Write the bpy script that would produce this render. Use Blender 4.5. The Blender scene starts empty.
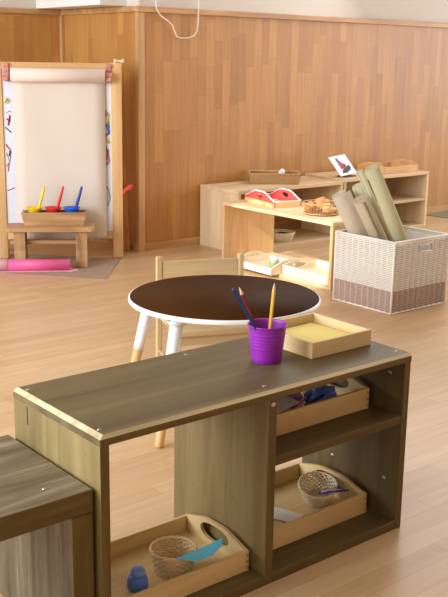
import bpy, bmesh, math, random
from mathutils import Vector, Matrix, Quaternion
random.seed(7)
PI = math.pi
SC = bpy.context.scene
COL = SC.collection

# ------------------------------------------------------------------ mesh builder
class MB:
    """collects polygons; build() links them as ONE mesh object"""
    def __init__(s): s.v = []; s.f = []; s.m = []; s.sm = []
    def add(s, vs, fs, mi=0, smooth=False):
        o = len(s.v); s.v += [tuple(p) for p in vs]
        for f in fs:
            s.f.append([i + o for i in f]); s.m.append(mi); s.sm.append(smooth)
        return s
    def box(s, x0, x1, y0, y1, z0, z1, mi=0, front=None):
        vs = [(x, y, z) for z in (z0, z1) for y in (y0, y1) for x in (x0, x1)]
        return s.add(vs, [(0, 2, 3, 1), (4, 5, 7, 6), (0, 1, 5, 4), (2, 6, 7, 3), (0, 4, 6, 2), (1, 3, 7, 5)], mi) if front is None else s._front(vs, mi, front)
    def _front(s, vs, mi, front):
        s.add(vs, [(0, 2, 3, 1), (4, 5, 7, 6), (2, 6, 7, 3), (0, 4, 6, 2), (1, 3, 7, 5)], mi)
        return s.add(vs[:0] + vs, [(0, 1, 5, 4)], front)
    def tube(s, pts, r, n=8, closed=False, mi=0, caps=True, sq=None):
        """tube along pts; r is a number or a list; sq=(rw,rh) gives a flat strand (rh along z)"""
        P = [Vector(p) for p in pts]; N = len(P)
        R = r if isinstance(r, (list, tuple)) else [r] * N
        rings = []; up = None
        for i in range(N):
            if closed: t = P[(i + 1) % N] - P[i - 1]
            else: t = P[min(i + 1, N - 1)] - P[max(i - 1, 0)]
            t.normalize()
            if sq: a = Vector((0, 0, 1)).cross(t); a.normalize(); b = Vector((0, 0, 1))
            else:
                if up is None: up = Vector((0, 0, 1)) if abs(t.z) < .9 else Vector((1, 0, 0))
                a = t.cross(up)
                if a.length < 1e-6: a = t.orthogonal()
                a.normalize(); b = a.cross(t); b.normalize(); up = b
            ring = []
            for k in range(n):
                w = 2 * PI * (k + .5) / n
                if sq: ring.append(P[i] + a * (math.cos(w) * sq[0]) + b * (math.sin(w) * sq[1]))
                else: ring.append(P[i] + (a * math.cos(w) + b * math.sin(w)) * R[i])
            rings.append(ring)
        vs = [p for q in rings for p in q]; fs = []
        for i in range(N if closed else N - 1):
            j = (i + 1) % N
            for k in range(n):
                l = (k + 1) % n
                fs.append((i * n + k, i * n + l, j * n + l, j * n + k))
        s.add(vs, fs, mi, True)
        if not closed and caps:
            o = len(s.v) - len(vs)
            s.f.append([o + k for k in range(n)][::-1]); s.m.append(mi); s.sm.append(False)
            s.f.append([o + (N - 1) * n + k for k in range(n)]); s.m.append(mi); s.sm.append(False)
        return s
    def lathe(s, prof, n=32, cx=0, cy=0, mi=0, smooth=True, cap0=False, cap1=False):
        vs = []; fs = []
        for (r, z) in prof:
            for k in range(n):
                a = 2 * PI * k / n
                vs.append((cx + r * math.cos(a), cy + r * math.sin(a), z))
        for i in range(len(prof) - 1):
            for k in range(n):
                l = (k + 1) % n
                fs.append((i * n + k, i * n + l, (i + 1) * n + l, (i + 1) * n + k))
        s.add(vs, fs, mi, smooth)
        o = len(s.v) - len(vs)
        if cap0: s.f.append([o + k for k in range(n)][::-1]); s.m.append(mi); s.sm.append(False)
        if cap1: s.f.append([o + (len(prof) - 1) * n + k for k in range(n)]); s.m.append(mi); s.sm.append(False)
        return s
    def plate(s, outer, holes, to3d, th, mi=0):
        """outline with holes in 2-D, thickness th; to3d(x, y, t) maps into space"""
        bm = bmesh.new(); loops = []
        for lp in [outer] + holes:
            vv = [bm.verts.new((p[0], p[1], 0)) for p in lp]
            loops.append(vv)
            for i in range(len(vv)): bm.edges.new((vv[i], vv[(i + 1) % len(vv)]))
        bmesh.ops.triangle_fill(bm, use_beauty=True, use_dissolve=False, edges=bm.edges[:])
        bm.verts.index_update()
        co = [v.co.copy() for v in bm.verts]; tri = [[v.index for v in f.verts] for f in bm.faces]
        n = len(co)
        vs = [to3d(c.x, c.y, 0) for c in co] + [to3d(c.x, c.y, th) for c in co]
        fs = [t for t in tri] + [[i + n for i in reversed(t)] for t in tri]
        for lp in loops:
            ids = [v.index for v in lp]
            for i in range(len(ids)):
                a, b = ids[i], ids[(i + 1) % len(ids)]
                fs.append([a, b, b + n, a + n])
        bm.free()
        return s.add(vs, fs, mi)
    def xf(s, M):
        s.v = [tuple(M @ Vector(p)) for p in s.v]; return s
    def build(s, name, mats, parent=None, bevel=None, fix=True, weld=False):
        me = bpy.data.meshes.new(name)
        me.from_pydata(s.v, [], s.f)
        if not isinstance(mats, (list, tuple)): mats = [mats]
        for m in mats: me.materials.append(m)
        me.polygons.foreach_set('material_index', s.m)
        me.polygons.foreach_set('use_smooth', s.sm)
        if fix:
            bm = bmesh.new(); bm.from_mesh(me)
            if weld: bmesh.ops.remove_doubles(bm, verts=bm.verts[:], dist=1e-6); bmesh.ops.delete(bm, geom=[v for v in bm.verts if not v.link_faces], context='VERTS')
            bmesh.ops.recalc_face_normals(bm, faces=bm.faces[:]); bm.to_mesh(me); bm.free()
        me.update()
        o = bpy.data.objects.new(name, me); COL.objects.link(o)
        if parent: o.parent = parent
        if bevel:
            b = o.modifiers.new('bevel', 'BEVEL'); b.width = bevel; b.segments = 2; b.limit_method = 'ANGLE'
        return o

def thing(name, label, cat, loc=(0, 0, 0), rz=0.0, group=None):
    o = bpy.data.objects.new(name, None); COL.objects.link(o)
    o.empty_display_size = .05
    o.location = loc; o.rotation_euler = (0, 0, rz)
    o['label'] = label; o['category'] = cat
    if group: o['group'] = group
    return o
def tag(o, label, cat, group=None):
    o['label'] = label; o['category'] = cat
    if group: o['group'] = group
    return o
def struct(o):
    o['kind'] = 'structure'; return o
def dup(root, label=None, loc=None, rz=None):
    r = root.copy(); COL.objects.link(r)
    if label: r['label'] = label
    if loc: r.location = loc
    if rz is not None: r.rotation_euler = (0, 0, rz)
    for ch in list(root.children):
        c = ch.copy(); COL.objects.link(c); c.parent = r
        for g in list(ch.children):
            d = g.copy(); COL.objects.link(d); d.parent = c
    return r

# ------------------------------------------------------------------ materials
def srgb(r, g, b):
    f = lambda c: (c / 255) / 12.92 if c / 255 <= .04045 else ((c / 255 + .055) / 1.055) ** 2.4
    return (f(r), f(g), f(b), 1)
def new_mat(name):
    m = bpy.data.materials.new(name); m.use_nodes = True
    nt = m.node_tree; return m, nt, nt.nodes['Principled BSDF']
def plain(name, col, rough=.5, metal=0, spec=.5, noise=.06, nscale=30, bump=0, sss=0):
    m, nt, b = new_mat(name)
    b.inputs['Roughness'].default_value = rough; b.inputs['Metallic'].default_value = metal
    b.inputs['Specular IOR Level'].default_value = spec
    tc = nt.nodes.new('ShaderNodeTexCoord'); no = nt.nodes.new('ShaderNodeTexNoise')
    no.inputs['Scale'].default_value = nscale; no.inputs['Detail'].default_value = 4
    nt.links.new(tc.outputs['Object'], no.inputs['Vector'])
    mx = nt.nodes.new('ShaderNodeMix'); mx.data_type = 'RGBA'
    mx.inputs[6].default_value = tuple(c * (1 - noise * 2) for c in col[:3]) + (1,)
    mx.inputs[7].default_value = tuple(min(1, c * (1 + noise)) for c in col[:3]) + (1,)
    nt.links.new(no.outputs['Fac'], mx.inputs[0]); nt.links.new(mx.outputs[2], b.inputs['Base Color'])
    if bump:
        bp = nt.nodes.new('ShaderNodeBump'); bp.inputs['Strength'].default_value = bump; bp.inputs['Distance'].default_value = .002
        nt.links.new(no.outputs['Fac'], bp.inputs['Height']); nt.links.new(bp.outputs['Normal'], b.inputs['Normal'])
    return m
def wood(name, dark, mid, light, axis='x', rough=.5, scale=1.0, boards=0.0, spec=.4, knots=0.0):
    """long-grained wood, grain along the given local axis"""
    m, nt, b = new_mat(name); N = nt.nodes; Lk = nt.links
    b.inputs['Roughness'].default_value = rough; b.inputs['Specular IOR Level'].default_value = spec
    tc = N.new('ShaderNodeTexCoord'); oi = N.new('ShaderNodeObjectInfo')
    mul = N.new('ShaderNodeMath'); mul.operation = 'MULTIPLY'; mul.inputs[1].default_value = 37.0
    Lk.new(oi.outputs['Random'], mul.inputs[0])
    ad = N.new('ShaderNodeVectorMath'); ad.operation = 'ADD'
    Lk.new(tc.outputs['Object'], ad.inputs[0]); Lk.new(mul.outputs[0], ad.inputs[1])
    mp = N.new('ShaderNodeMapping'); s = [22 * scale] * 3; s['xyz'.index(axis)] = 1.6 * scale
    mp.inputs['Scale'].default_value = s
    Lk.new(ad.outputs[0], mp.inputs['Vector'])
    n1 = N.new('ShaderNodeTexNoise'); n1.inputs['Scale'].default_value = 1.0; n1.inputs['Detail'].default_value = 6
    n1.inputs['Roughness'].default_value = .62; n1.inputs['Distortion'].default_value = .6
    Lk.new(mp.outputs[0], n1.inputs['Vector'])
    cr = N.new('ShaderNodeValToRGB'); e = cr.color_ramp.elements
    e[0].position = .3; e[0].color = dark; e[1].position = .72; e[1].color = light
    k = cr.color_ramp.elements.new(.5); k.color = mid
    Lk.new(n1.outputs['Fac'], cr.inputs[0])
    # broad blotches along the grain
    mp2 = N.new('ShaderNodeMapping'); s2 = [7 * scale] * 3; s2['xyz'.index(axis)] = 1.2 * scale
    mp2.inputs['Scale'].default_value = s2; Lk.new(ad.outputs[0], mp2.inputs['Vector'])
    n2 = N.new('ShaderNodeTexNoise'); n2.inputs['Scale'].default_value = 1.0; n2.inputs['Detail'].default_value = 2
    Lk.new(mp2.outputs[0], n2.inputs['Vector'])
    rm = N.new('ShaderNodeMapRange'); rm.inputs[1].default_value = .3; rm.inputs[2].default_value = .7
    rm.inputs[3].default_value = .82; rm.inputs[4].default_value = 1.12
    Lk.new(n2.outputs['Fac'], rm.inputs[0])
    mm = N.new('ShaderNodeMix'); mm.data_type = 'RGBA'; mm.blend_type = 'MULTIPLY'; mm.inputs[0].default_value = 1
    Lk.new(cr.outputs[0], mm.inputs[6]); Lk.new(rm.outputs[0], mm.inputs[7])
    out = mm.outputs[2]
    if knots:
        vo = N.new('ShaderNodeTexVoronoi'); mp3 = N.new('ShaderNodeMapping'); s3 = [9.0] * 3; s3['xyz'.index(axis)] = 4.0
        mp3.inputs['Scale'].default_value = s3; Lk.new(ad.outputs[0], mp3.inputs['Vector']); Lk.new(mp3.outputs[0], vo.inputs['Vector'])
        kr = N.new('ShaderNodeMapRange'); kr.inputs[1].default_value = .05; kr.inputs[2].default_value = .14
        kr.inputs[3].default_value = 1 - knots; kr.inputs[4].default_value = 1.0
        Lk.new(vo.outputs['Distance'], kr.inputs[0])
        m3 = N.new('ShaderNodeMix'); m3.data_type = 'RGBA'; m3.blend_type = 'MULTIPLY'; m3.inputs[0].default_value = 1
        Lk.new(out, m3.inputs[6]); Lk.new(kr.outputs[0], m3.inputs[7]); out = m3.outputs[2]
    Lk.new(out, b.inputs['Base Color'])
    bp = N.new('ShaderNodeBump'); bp.inputs['Strength'].default_value = .12; bp.inputs['Distance'].default_value = .002
    Lk.new(n1.outputs['Fac'], bp.inputs['Height']); Lk.new(bp.outputs['Normal'], b.inputs['Normal'])
    return m
def strips(name, c1, c2, cm, order, bw, bh, rough, spec=.5, mortar=.0012, grain=.12, bumps=.05, offset=.37, coat=0.0):
    """parquet strips: bricks bw long along order[0], bh wide along order[1]"""
    m, nt, b = new_mat(name); N = nt.nodes; Lk = nt.links
    b.inputs['Roughness'].default_value = rough; b.inputs['Specular IOR Level'].default_value = spec
    tc = N.new('ShaderNodeTexCoord'); sp = N.new('ShaderNodeSeparateXYZ'); cb = N.new('ShaderNodeCombineXYZ')
    Lk.new(tc.outputs['Object'], sp.inputs[0])
    Lk.new(sp.outputs['XYZ'.index(order[0])], cb.inputs[0]); Lk.new(sp.outputs['XYZ'.index(order[1])], cb.inputs[1])
    dv = N.new('ShaderNodeMath'); dv.operation = 'DIVIDE'; dv.inputs[1].default_value = bh; Lk.new(sp.outputs['XYZ'.index(order[1])], dv.inputs[0])
    fl = N.new('ShaderNodeMath'); fl.operation = 'FLOOR'; Lk.new(dv.outputs[0], fl.inputs[0])
    wn = N.new('ShaderNodeTexWhiteNoise'); wn.noise_dimensions = '1D'; Lk.new(fl.outputs[0], wn.inputs['W'])
    ma = N.new('ShaderNodeMath'); ma.operation = 'MULTIPLY_ADD'; ma.inputs[1].default_value = bw * 3; Lk.new(wn.outputs['Value'], ma.inputs[0]); Lk.new(sp.outputs['XYZ'.index(order[0])], ma.inputs[2])
    cb2 = N.new('ShaderNodeCombineXYZ'); Lk.new(ma.outputs[0], cb2.inputs[0]); Lk.new(sp.outputs['XYZ'.index(order[1])], cb2.inputs[1])
    br = N.new('ShaderNodeTexBrick'); br.offset = 0; br.offset_frequency = 2; br.squash = 1
    br.inputs['Scale'].default_value = 1; br.inputs['Brick Width'].default_value = bw; br.inputs['Row Height'].default_value = bh
    br.inputs['Mortar Size'].default_value = mortar; br.inputs['Mortar Smooth'].default_value = .3; br.inputs['Bias'].default_value = 0
    br.inputs['Color1'].default_value = c1; br.inputs['Color2'].default_value = c2; br.inputs['Mortar'].default_value = cm
    Lk.new(cb2.outputs[0], br.inputs['Vector'])
    mp = N.new('ShaderNodeMapping'); mp.inputs['Scale'].default_value = (2.2, 38, 1); Lk.new(cb.outputs[0], mp.inputs['Vector'])
    no = N.new('ShaderNodeTexNoise'); no.inputs['Scale'].default_value = 1; no.inputs['Detail'].default_value = 6; no.inputs['Distortion'].default_value = .8
    Lk.new(mp.outputs[0], no.inputs['Vector'])
    rm = N.new('ShaderNodeMapRange'); rm.inputs[1].default_value = .3; rm.inputs[2].default_value = .7
    rm.inputs[3].default_value = 1 - grain; rm.inputs[4].default_value = 1 + grain * .6
    Lk.new(no.outputs['Fac'], rm.inputs[0])
    # wide plank-to-plank variation
    b2 = N.new('ShaderNodeTexBrick'); b2.offset = .5; b2.inputs['Scale'].default_value = 1
    b2.inputs['Brick Width'].default_value = bw * 2.7; b2.inputs['Row Height'].default_value = bh * 3
    b2.inputs['Mortar Size'].default_value = 0; b2.inputs['Color1'].default_value = (.95, .95, .95, 1); b2.inputs['Color2'].default_value = (1.03, 1.03, 1.02, 1)
    Lk.new(cb.outputs[0], b2.inputs['Vector'])
    m1 = N.new('ShaderNodeMix'); m1.data_type = 'RGBA'; m1.blend_type = 'MULTIPLY'; m1.inputs[0].default_value = 1
    Lk.new(br.outputs['Color'], m1.inputs[6]); Lk.new(rm.outputs[0], m1.inputs[7])
    m2 = N.new('ShaderNodeMix'); m2.data_type = 'RGBA'; m2.blend_type = 'MULTIPLY'; m2.inputs[0].default_value = 1
    Lk.new(m1.outputs[2], m2.inputs[6]); Lk.new(b2.outputs['Color'], m2.inputs[7])
    Lk.new(m2.outputs[2], b.inputs['Base Color'])
    if bumps:
        bp = N.new('ShaderNodeBump'); bp.inputs['Strength'].default_value = bumps; bp.inputs['Distance'].default_value = .001
        Lk.new(no.outputs['Fac'], bp.inputs['Height']); Lk.new(bp.outputs['Normal'], b.inputs['Normal'])
    if coat:
        b.inputs['Coat Weight'].default_value = coat; b.inputs['Coat Roughness'].default_value = .12
    return m

OAK1, OAK2, OAKM = srgb(200, 145, 80), srgb(180, 125, 65), srgb(146, 98, 50)
M = {}
M['wall_right'] = strips('oak panel right', OAK1, OAK2, OAKM, 'ZX', .43, .068, .42, mortar=.0006)
M['wall_mid'] = strips('oak panel middle', OAK1, OAK2, OAKM, 'ZY', .43, .068, .42, mortar=.0006)
M['floor'] = strips('laminate floor', srgb(212, 178, 136), srgb(201, 164, 121), srgb(178, 138, 98), 'XY', .62, .066, .34, spec=.35, mortar=.0009, grain=.1, bumps=.02)
M['oak_trim'] = wood('oak trim', srgb(176, 128, 80), srgb(198, 152, 102), srgb(212, 168, 118), 'x', .45)
M['oak_trim_z'] = wood('oak trim upright', srgb(186, 140, 92), srgb(204, 160, 110), srgb(216, 175, 126), 'z', .45)
M['plaster'] = plain('pale plaster', srgb(218, 208, 196), .8, noise=.02, nscale=8)
M['ceiling'] = plain('ceiling board', srgb(206, 200, 190), .9, noise=.02, nscale=6)
M['back_plaster'] = plain('buff plaster', srgb(196, 182, 162), .9, noise=.02, nscale=6)
M['white_paint'] = plain('white painted casing', srgb(236, 234, 230), .6, noise=.01)
for ax in 'xyz':
    light_k = (1.12, 1.12, 1.12) if ax == 'z' else (.88, .88, .88)  # upright boards lightened, level boards darkened: light and shade put into one stain
    M['dark_' + ax] = wood('dark stained wood ' + ax, srgb(96 * light_k[0], 80 * light_k[0], 44 * light_k[0]), srgb(116 * light_k[0], 98 * light_k[0], 58 * light_k[0]), srgb(136 * light_k[0], 118 * light_k[0], 78 * light_k[0]), ax, .55, .6, knots=.25)
    M['grey_' + ax] = wood('weathered stained wood ' + ax, srgb(76, 64, 44), srgb(112, 98, 73), srgb(162, 148, 122), ax, .55, .9, knots=.25)
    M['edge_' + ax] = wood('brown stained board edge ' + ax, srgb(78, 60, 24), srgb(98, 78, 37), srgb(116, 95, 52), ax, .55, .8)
    M['pine_' + ax] = wood('pine ' + ax, srgb(206, 174, 130), srgb(220, 192, 150), srgb(228, 205, 168), ax, .5, .7, knots=.35)
    M['birch_' + ax] = wood('birch ply ' + ax, srgb(206, 173, 118), srgb(220, 190, 136), srgb(230, 203, 152), ax, .5, .8)
    M['ply_' + ax] = wood('white ply ' + ax, srgb(218, 198, 164), srgb(228, 211, 180), srgb(235, 220, 192), ax, .5, .7)
    M['easel_' + ax] = wood('easel pine ' + ax, srgb(205, 156, 98), srgb(222, 178, 120), srgb(231, 193, 138), ax, .45, .8, knots=.3)
    M['old_' + ax] = wood('worn brown wood ' + ax, srgb(148, 108, 68), srgb(184, 142, 96), srgb(206, 168, 122), ax, .55, 1.0, knots=.35)
    M['chair_' + ax] = wood('pale beech ' + ax, srgb(196, 168, 122), srgb(212, 186, 140), srgb(222, 198, 154), ax, .45, .8)
M['easel_dark'] = wood('orange brown pine', srgb(164, 104, 52), srgb(190, 128, 70), srgb(206, 148, 88), 'z', .45, .8)
M['leg_oak'] = wood('leg oak', srgb(205, 155, 92), srgb(224, 178, 112), srgb(233, 192, 130), 'z', .45, 1.2)
M['shaded_z'] = wood('shaded stained wood', srgb(72, 58, 30), srgb(92, 76, 42), srgb(110, 94, 58), 'z', .55, .6, knots=.25)  # same stain darkened: the bay's shade is put into the right panel's colour
M['worn'] = wood('bare worn wood edge', srgb(176, 156, 112), srgb(208, 194, 152), srgb(226, 214, 180), 'x', .6, 1.0)
M['screw'] = plain('steel screw', srgb(190, 186, 178), .35, 1.0, noise=.02)
M['white_gloss'] = plain('white lacquer', srgb(240, 240, 240), .35, noise=.01)
M['table_black'] = plain('dark brown laminate', srgb(68, 40, 16), .55, spec=.03, noise=.05, nscale=60)
M['purple'] = plain('purple enamel', srgb(142, 36, 158), .4, noise=.04)
M['pencil_blue'] = plain('navy lacquer', srgb(28, 56, 112), .35, noise=.03)
M['pencil_red'] = plain('dark red lacquer', srgb(130, 36, 58), .35, noise=.03)
M['pencil_yellow'] = plain('yellow lacquer', srgb(236, 182, 44), .35, noise=.03)
M['raw_wood'] = plain('sharpened pencil wood', srgb(222, 186, 140), .6)
M['graphite'] = plain('pencil lead', srgb(60, 58, 60), .4)
M['blue_lead'] = plain('blue pencil lead', srgb(36, 60, 130), .5)
M['red_lead'] = plain('red pencil lead', srgb(170, 60, 60), .5)
M['yellow_paper'] = plain('yellow sheet', srgb(240, 224, 128), .7, noise=.02, nscale=80)
M['wicker_white'] = plain('white paper cord', srgb(238, 231, 217), .7, noise=.05, nscale=60)
M['wicker_mauve'] = plain('mauve brown paper cord', srgb(190, 162, 146), .7, noise=.09, nscale=60)
M['wicker_mauve2'] = plain('pale mauve paper cord', srgb(204, 178, 160), .7, noise=.06, nscale=60)
M['wicker_gap'] = plain('shaded liner behind weave', srgb(186, 172, 144), .8)  # liner darkened so its colour carries the shade between woven rows
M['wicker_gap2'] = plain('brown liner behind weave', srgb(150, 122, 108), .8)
M['wicker_brown'] = plain('brown wicker', srgb(198, 156, 102), .6, noise=.15, nscale=70)
M['wicker_light'] = plain('light willow', srgb(240, 212, 166), .6, noise=.14, nscale=60)
M['wicker_pale'] = plain('bleached willow', srgb(240, 222, 188), .6, noise=.1, nscale=60)
M['wire_brown'] = plain('tan wire', srgb(186, 146, 100), .45, noise=.08)
M['mat_grey'] = plain('grey beige felt', srgb(200, 182, 156), .9, noise=.07, nscale=90, bump=.5)
M['mat_taupe'] = plain('taupe felt', srgb(190, 171, 138), .9, noise=.07, nscale=90, bump=.5)
M['mat_green'] = plain('sage green felt', srgb(190, 182, 142), .9, noise=.05, nscale=90, bump=.4)
M['mat_green2'] = plain('pale green felt', srgb(200, 196, 156), .9, noise=.05, nscale=90, bump=.4)
M['paper'] = plain('drawing paper', srgb(222, 210, 196), .8, noise=.01, nscale=10)
M['paper_roll'] = plain('paper on the roll', srgb(232, 212, 198), .75, noise=.01)
M['board_white'] = plain('white drawing board', srgb(226, 228, 236), .45, noise=.01)
M['clamp_pink'] = plain('pink plastic clamp', srgb(208, 142, 130), .5, noise=.05)
M['bolt_cream'] = plain('cream plastic knob', srgb(238, 224, 184), .45)
for n, c in dict(p_yellow=(222, 200, 60), p_green=(120, 170, 90), p_blue=(66, 104, 172), p_pink=(214, 116, 130), p_red=(178, 44, 72), p_navy=(70, 70, 110), p_teal=(90, 160, 160), p_purple=(128, 92, 150)).items():
    M[n] = plain('dried paint ' + n[2:], srgb(*c), .6, noise=.1, nscale=40)
M['lid_yellow'] = plain('yellow plastic', srgb(240, 206, 34), .35, noise=.02)
M['lid_red'] = plain('red plastic', srgb(222, 44, 40), .35, noise=.02)
M['lid_blue'] = plain('blue plastic', srgb(24, 96, 214), .35, noise=.02)
M['brush_yellow'] = plain('yellow brush handle', srgb(236, 208, 50), .35, noise=.02)
M['brush_red'] = plain('red brush handle', srgb(216, 52, 44), .35, noise=.02)
M['brush_blue'] = plain('dark blue brush handle', srgb(26, 58, 160), .35, noise=.02)
M['bristle'] = plain('brush bristle', srgb(120, 90, 60), .8)
M['pot_clear'] = plain('cloudy paint pot', srgb(222, 208, 196), .35, noise=.12, nscale=50)
M['pink'] = plain('bright pink vinyl', srgb(232, 98, 152), .5, noise=.03)
M['pink_light'] = plain('pale pink backing', srgb(244, 186, 200), .6, noise=.03)
M['mat_floor'] = plain('paint stained grey mat', srgb(168, 142, 118), .85, noise=.16, nscale=14, bump=.3)
M['red_band'] = plain('red ribbon', srgb(232, 72, 44), .6, noise=.04)
M['cream_cable'] = plain('cream cable', srgb(240, 228, 206), .5)
M['tray_red'] = plain('red lining', srgb(232, 82, 76), .5, noise=.03)
M['tray_tan'] = wood('tan tray front', srgb(206, 156, 96), srgb(222, 176, 118), srgb(232, 192, 140), 'x', .5)
M['paper_white'] = plain('white card', srgb(244, 240, 240), .6, noise=.01)
M['bread'] = plain('orange brown crust', srgb(214, 140, 80), .6, noise=.15, nscale=25)
M['bread2'] = plain('pale wooden fruit', srgb(236, 190, 120), .5, noise=.08, nscale=25)
M['ceramic'] = plain('white ceramic', srgb(244, 242, 236), .4, noise=.01)
M['jar_grey'] = plain('grey glass jar', srgb(168, 168, 152), .2, noise=.05)
M['jar_green'] = plain('green label', srgb(140, 170, 120), .5)
M['dark_filling'] = plain('dark brown filling', srgb(84, 62, 50), .8, noise=.3, nscale=40)
M['blue_bottle'] = plain('blue plastic bottle', srgb(92, 134, 245), .35, noise=.03)
M['blue_bottle2'] = plain('pale blue plastic cap', srgb(120, 158, 246), .35, noise=.03)
M['blue_card'] = plain('sky blue card', srgb(100, 214, 255), .5, noise=.02)
M['handle_dark'] = plain('dark cutout lining', srgb(52, 38, 26), .7)
M['black'] = plain('black plastic', srgb(28, 26, 28), .5)
M['card_grey'] = plain('pale grey packet', srgb(232, 230, 240), .4)
M['craft_blue'] = plain('blue cellophane', srgb(104, 134, 240), .3, noise=.2, nscale=30)
M['craft_purple'] = plain('violet cellophane', srgb(176, 128, 200), .3, noise=.15, nscale=30)
M['craft_pink'] = plain('pink crayon', srgb(228, 120, 164), .4)
M['pen_violet'] = plain('violet pen', srgb(86, 60, 190), .4)
M['pen_white'] = plain('pale pen', srgb(214, 206, 226), .4)
M['photo_dark'] = plain('dark rock in photo', srgb(66, 62, 70), .5, noise=.2, nscale=50)
M['photo_red'] = plain('red plumage in photo', srgb(182, 74, 78), .5, noise=.2, nscale=60)
M['photo_blue'] = plain('blue plumage in photo', srgb(110, 118, 158), .5, noise=.2, nscale=60)
M['rug_green'] = plain('grey green rug', srgb(150, 150, 118), .9, noise=.2, nscale=20)
M['tissue'] = plain('white tissue', srgb(246, 244, 238), .8)

# ------------------------------------------------------------------ the room (x along the right wall, y towards it)
VW, UP, VL = 5.0, 3.42, 5.91          # right wall, pillar face, left wall
ZT = 1.474                            # height of the oak panelling
struct(MB().box(-2.5, 9.5, -2.0, 6.2, -.05, 0).build('floor', M['floor']))
struct(MB().box(UP + .021, 9.5, VW, VW + .9, 0, ZT).build('wall_right', M['wall_right']))
struct(MB().box(UP, UP + .0205, VW, VL + .1, 0, ZT).build('wall_middle', M['wall_mid']))
struct(MB().box(-2.5, UP, VL, VL + .1, 0, ZT).build('wall_left', M['wall_right']))
struct(MB().box(UP + .012, 9.5, VW + .012, VW + .9, ZT, 2.8).build('wall_right_plaster', M['plaster']))
struct(MB().box(-2.5, UP, VL + .012, VL + .1, ZT, 2.8).build('wall_left_plaster', M['plaster']))
struct(MB().box(UP - .02, 9.5, VW - .02, VW + .03, ZT, ZT + .034).build('trim_1', M['oak_trim'], None, .003))
struct(MB().box(UP - .02, UP + .0119, VW + .0301, VL - .0201, ZT, ZT + .034).build('trim_2', M['oak_trim'], None, .003))
struct(MB().box(-2.5, UP, VL - .02, VL + .03, ZT, ZT + .034).build('trim_3', M['oak_trim'], None, .003))
struct(MB().box(UP - .012, UP + .035, VW - .012, VW + .0, 0, ZT).box(UP - .012, UP - .0002, VW + .0001, VW + .02, 0, ZT).build('trim_4', M['oak_trim_z'], None, .002))
struct(MB().box(UP - .022, UP, VL - .03, VL, 0, ZT).build('trim_5', M['oak_trim_z'], None, .002))
struct(MB().box(UP + .035, 9.5, VW - .01, VW, 0, .05).build('baseboard_right', M['oak_trim'], None, .002))
struct(MB().box(UP - .01, UP, VW, VL, 0, .05).build('baseboard_middle', M['oak_trim'], None, .002))
struct(MB().box(-2.5, UP - .02, VL - .01, VL, 0, .05).build('baseboard_left', M['oak_trim'], None, .002))
struct(MB().box(3.235, UP + .05, 5.14, VL + .06, ZT + .036, 2.8).build('trim_6', M['white_paint'], None, .004))

# the rest of the room, behind and above the viewer; daylight enters at its two window ends
struct(MB().box(-2.6, 9.5, -2.1, 6.2, 2.8, 2.9).build('ceiling', M['ceiling']))
struct(MB().box(-2.6, 9.5, -2.1, -2.0, 0, ZT).build('wall_back', M['wall_right']))
struct(MB().box(-2.6, 9.5, -2.1, -2.012, ZT, 2.8).build('wall_back_plaster', M['back_plaster']))

# thin cable looped over the panelling
cab = [(3.535, 1.80), (3.530, 1.60), (3.530, 1.53), (3.538, 1.49), (3.57, 1.455), (3.62, 1.43), (3.655, 1.405), (3.675, 1.365), (3.69, 1.337), (3.72, 1.328),
       (3.78, 1.331), (3.825, 1.345), (3.85, 1.375), (3.857, 1.43), (3.859, 1.52), (3.862, 1.62), (3.866, 1.80)]
tag(MB().tube([(x, 4.9757, z) for x, z in cab], .0042, 8).build('cable', M['cream_cable']), 'thin cream cable looping down over the oak wall panelling', 'cable')

# ------------------------------------------------------------------ tray with arched ends
def arch_outline(W, hw, ha):
    pts = [(-W / 2, 0), (W / 2, 0), (W / 2, hw)]
    for k in range(1, 16):
        t = k / 16; y = W / 2 - W * t
        # straight shoulders then a raised centre
        s = min(1, math.sin(PI * t) * 1.12) ** 1.3
        pts.append((y, hw + (ha - hw) * s))
    pts.append((-W / 2, hw))
    return pts
def bean(W, zc, w, h):
    pts = []
    for k in range(28):
        a = 2 * PI * k / 28
        x = w / 2 * math.copysign(abs(math.cos(a)) ** .75, math.cos(a)); z = h / 2 * math.copysign(abs(math.sin(a)) ** .8, math.sin(a))
        z -= .18 * h * (1 - (x / (w / 2)) ** 2) * (1 if z < 0 else -.6)
        pts.append((x, zc + z))
    return pts
def tray(name, label, L, W, hw, ha, loc, rz=0, group=None, wd='birch', inner=None, hw_w=.11, hw_h=.03, zc=None, endmat=None):
    t = thing(name, label, 'tray', loc, rz, group)
    th = .009
    A, B = M[wd + '_x'], M[wd + '_y']
    MB().box(-L / 2 + th, L / 2 - th, -W / 2 + th, W / 2 - th, .004, .011).build('base', inner or A, t)
    for sgn in (-1, 1):
        y0 = -W / 2 if sgn < 0 else W / 2 - th
        MB().box(-L / 2 + th, L / 2 - th, y0, y0 + th, 0, hw).build('side_wall', A, t, .0015)
    for sgn in (-1, 1):
        x0 = -L / 2 if sgn < 0 else L / 2 - th
        zc_ = zc or (ha + .012) * .62
        mb = MB().plate(arch_outline(W, hw, ha), [bean(W, zc_, hw_w, hw_h)], lambda a, b, c: (x0 + c, a, b), th)
        for k in range(3):   # finger joints showing end grain at the corners
            for yy in (-W / 2, W / 2 - th): mb.box(x0 + (-.0004 if sgn < 0 else th - .0006), x0 + (.0006 if sgn < 0 else th + .0004), yy + .001, yy + th - .001, hw * (.1 + .3 * k), hw * (.24 + .3 * k), 1)
        for k in range(3):
            for yy in (-W / 2 - .0004, W / 2 - .0006): mb.box(x0 + .001, x0 + th - .001, yy, yy + .001, hw * (.1 + .3 * k), hw * (.24 + .3 * k), 1)
        mb.build('end_panel', [endmat or B, M['old_y']], t)
    return t

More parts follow.
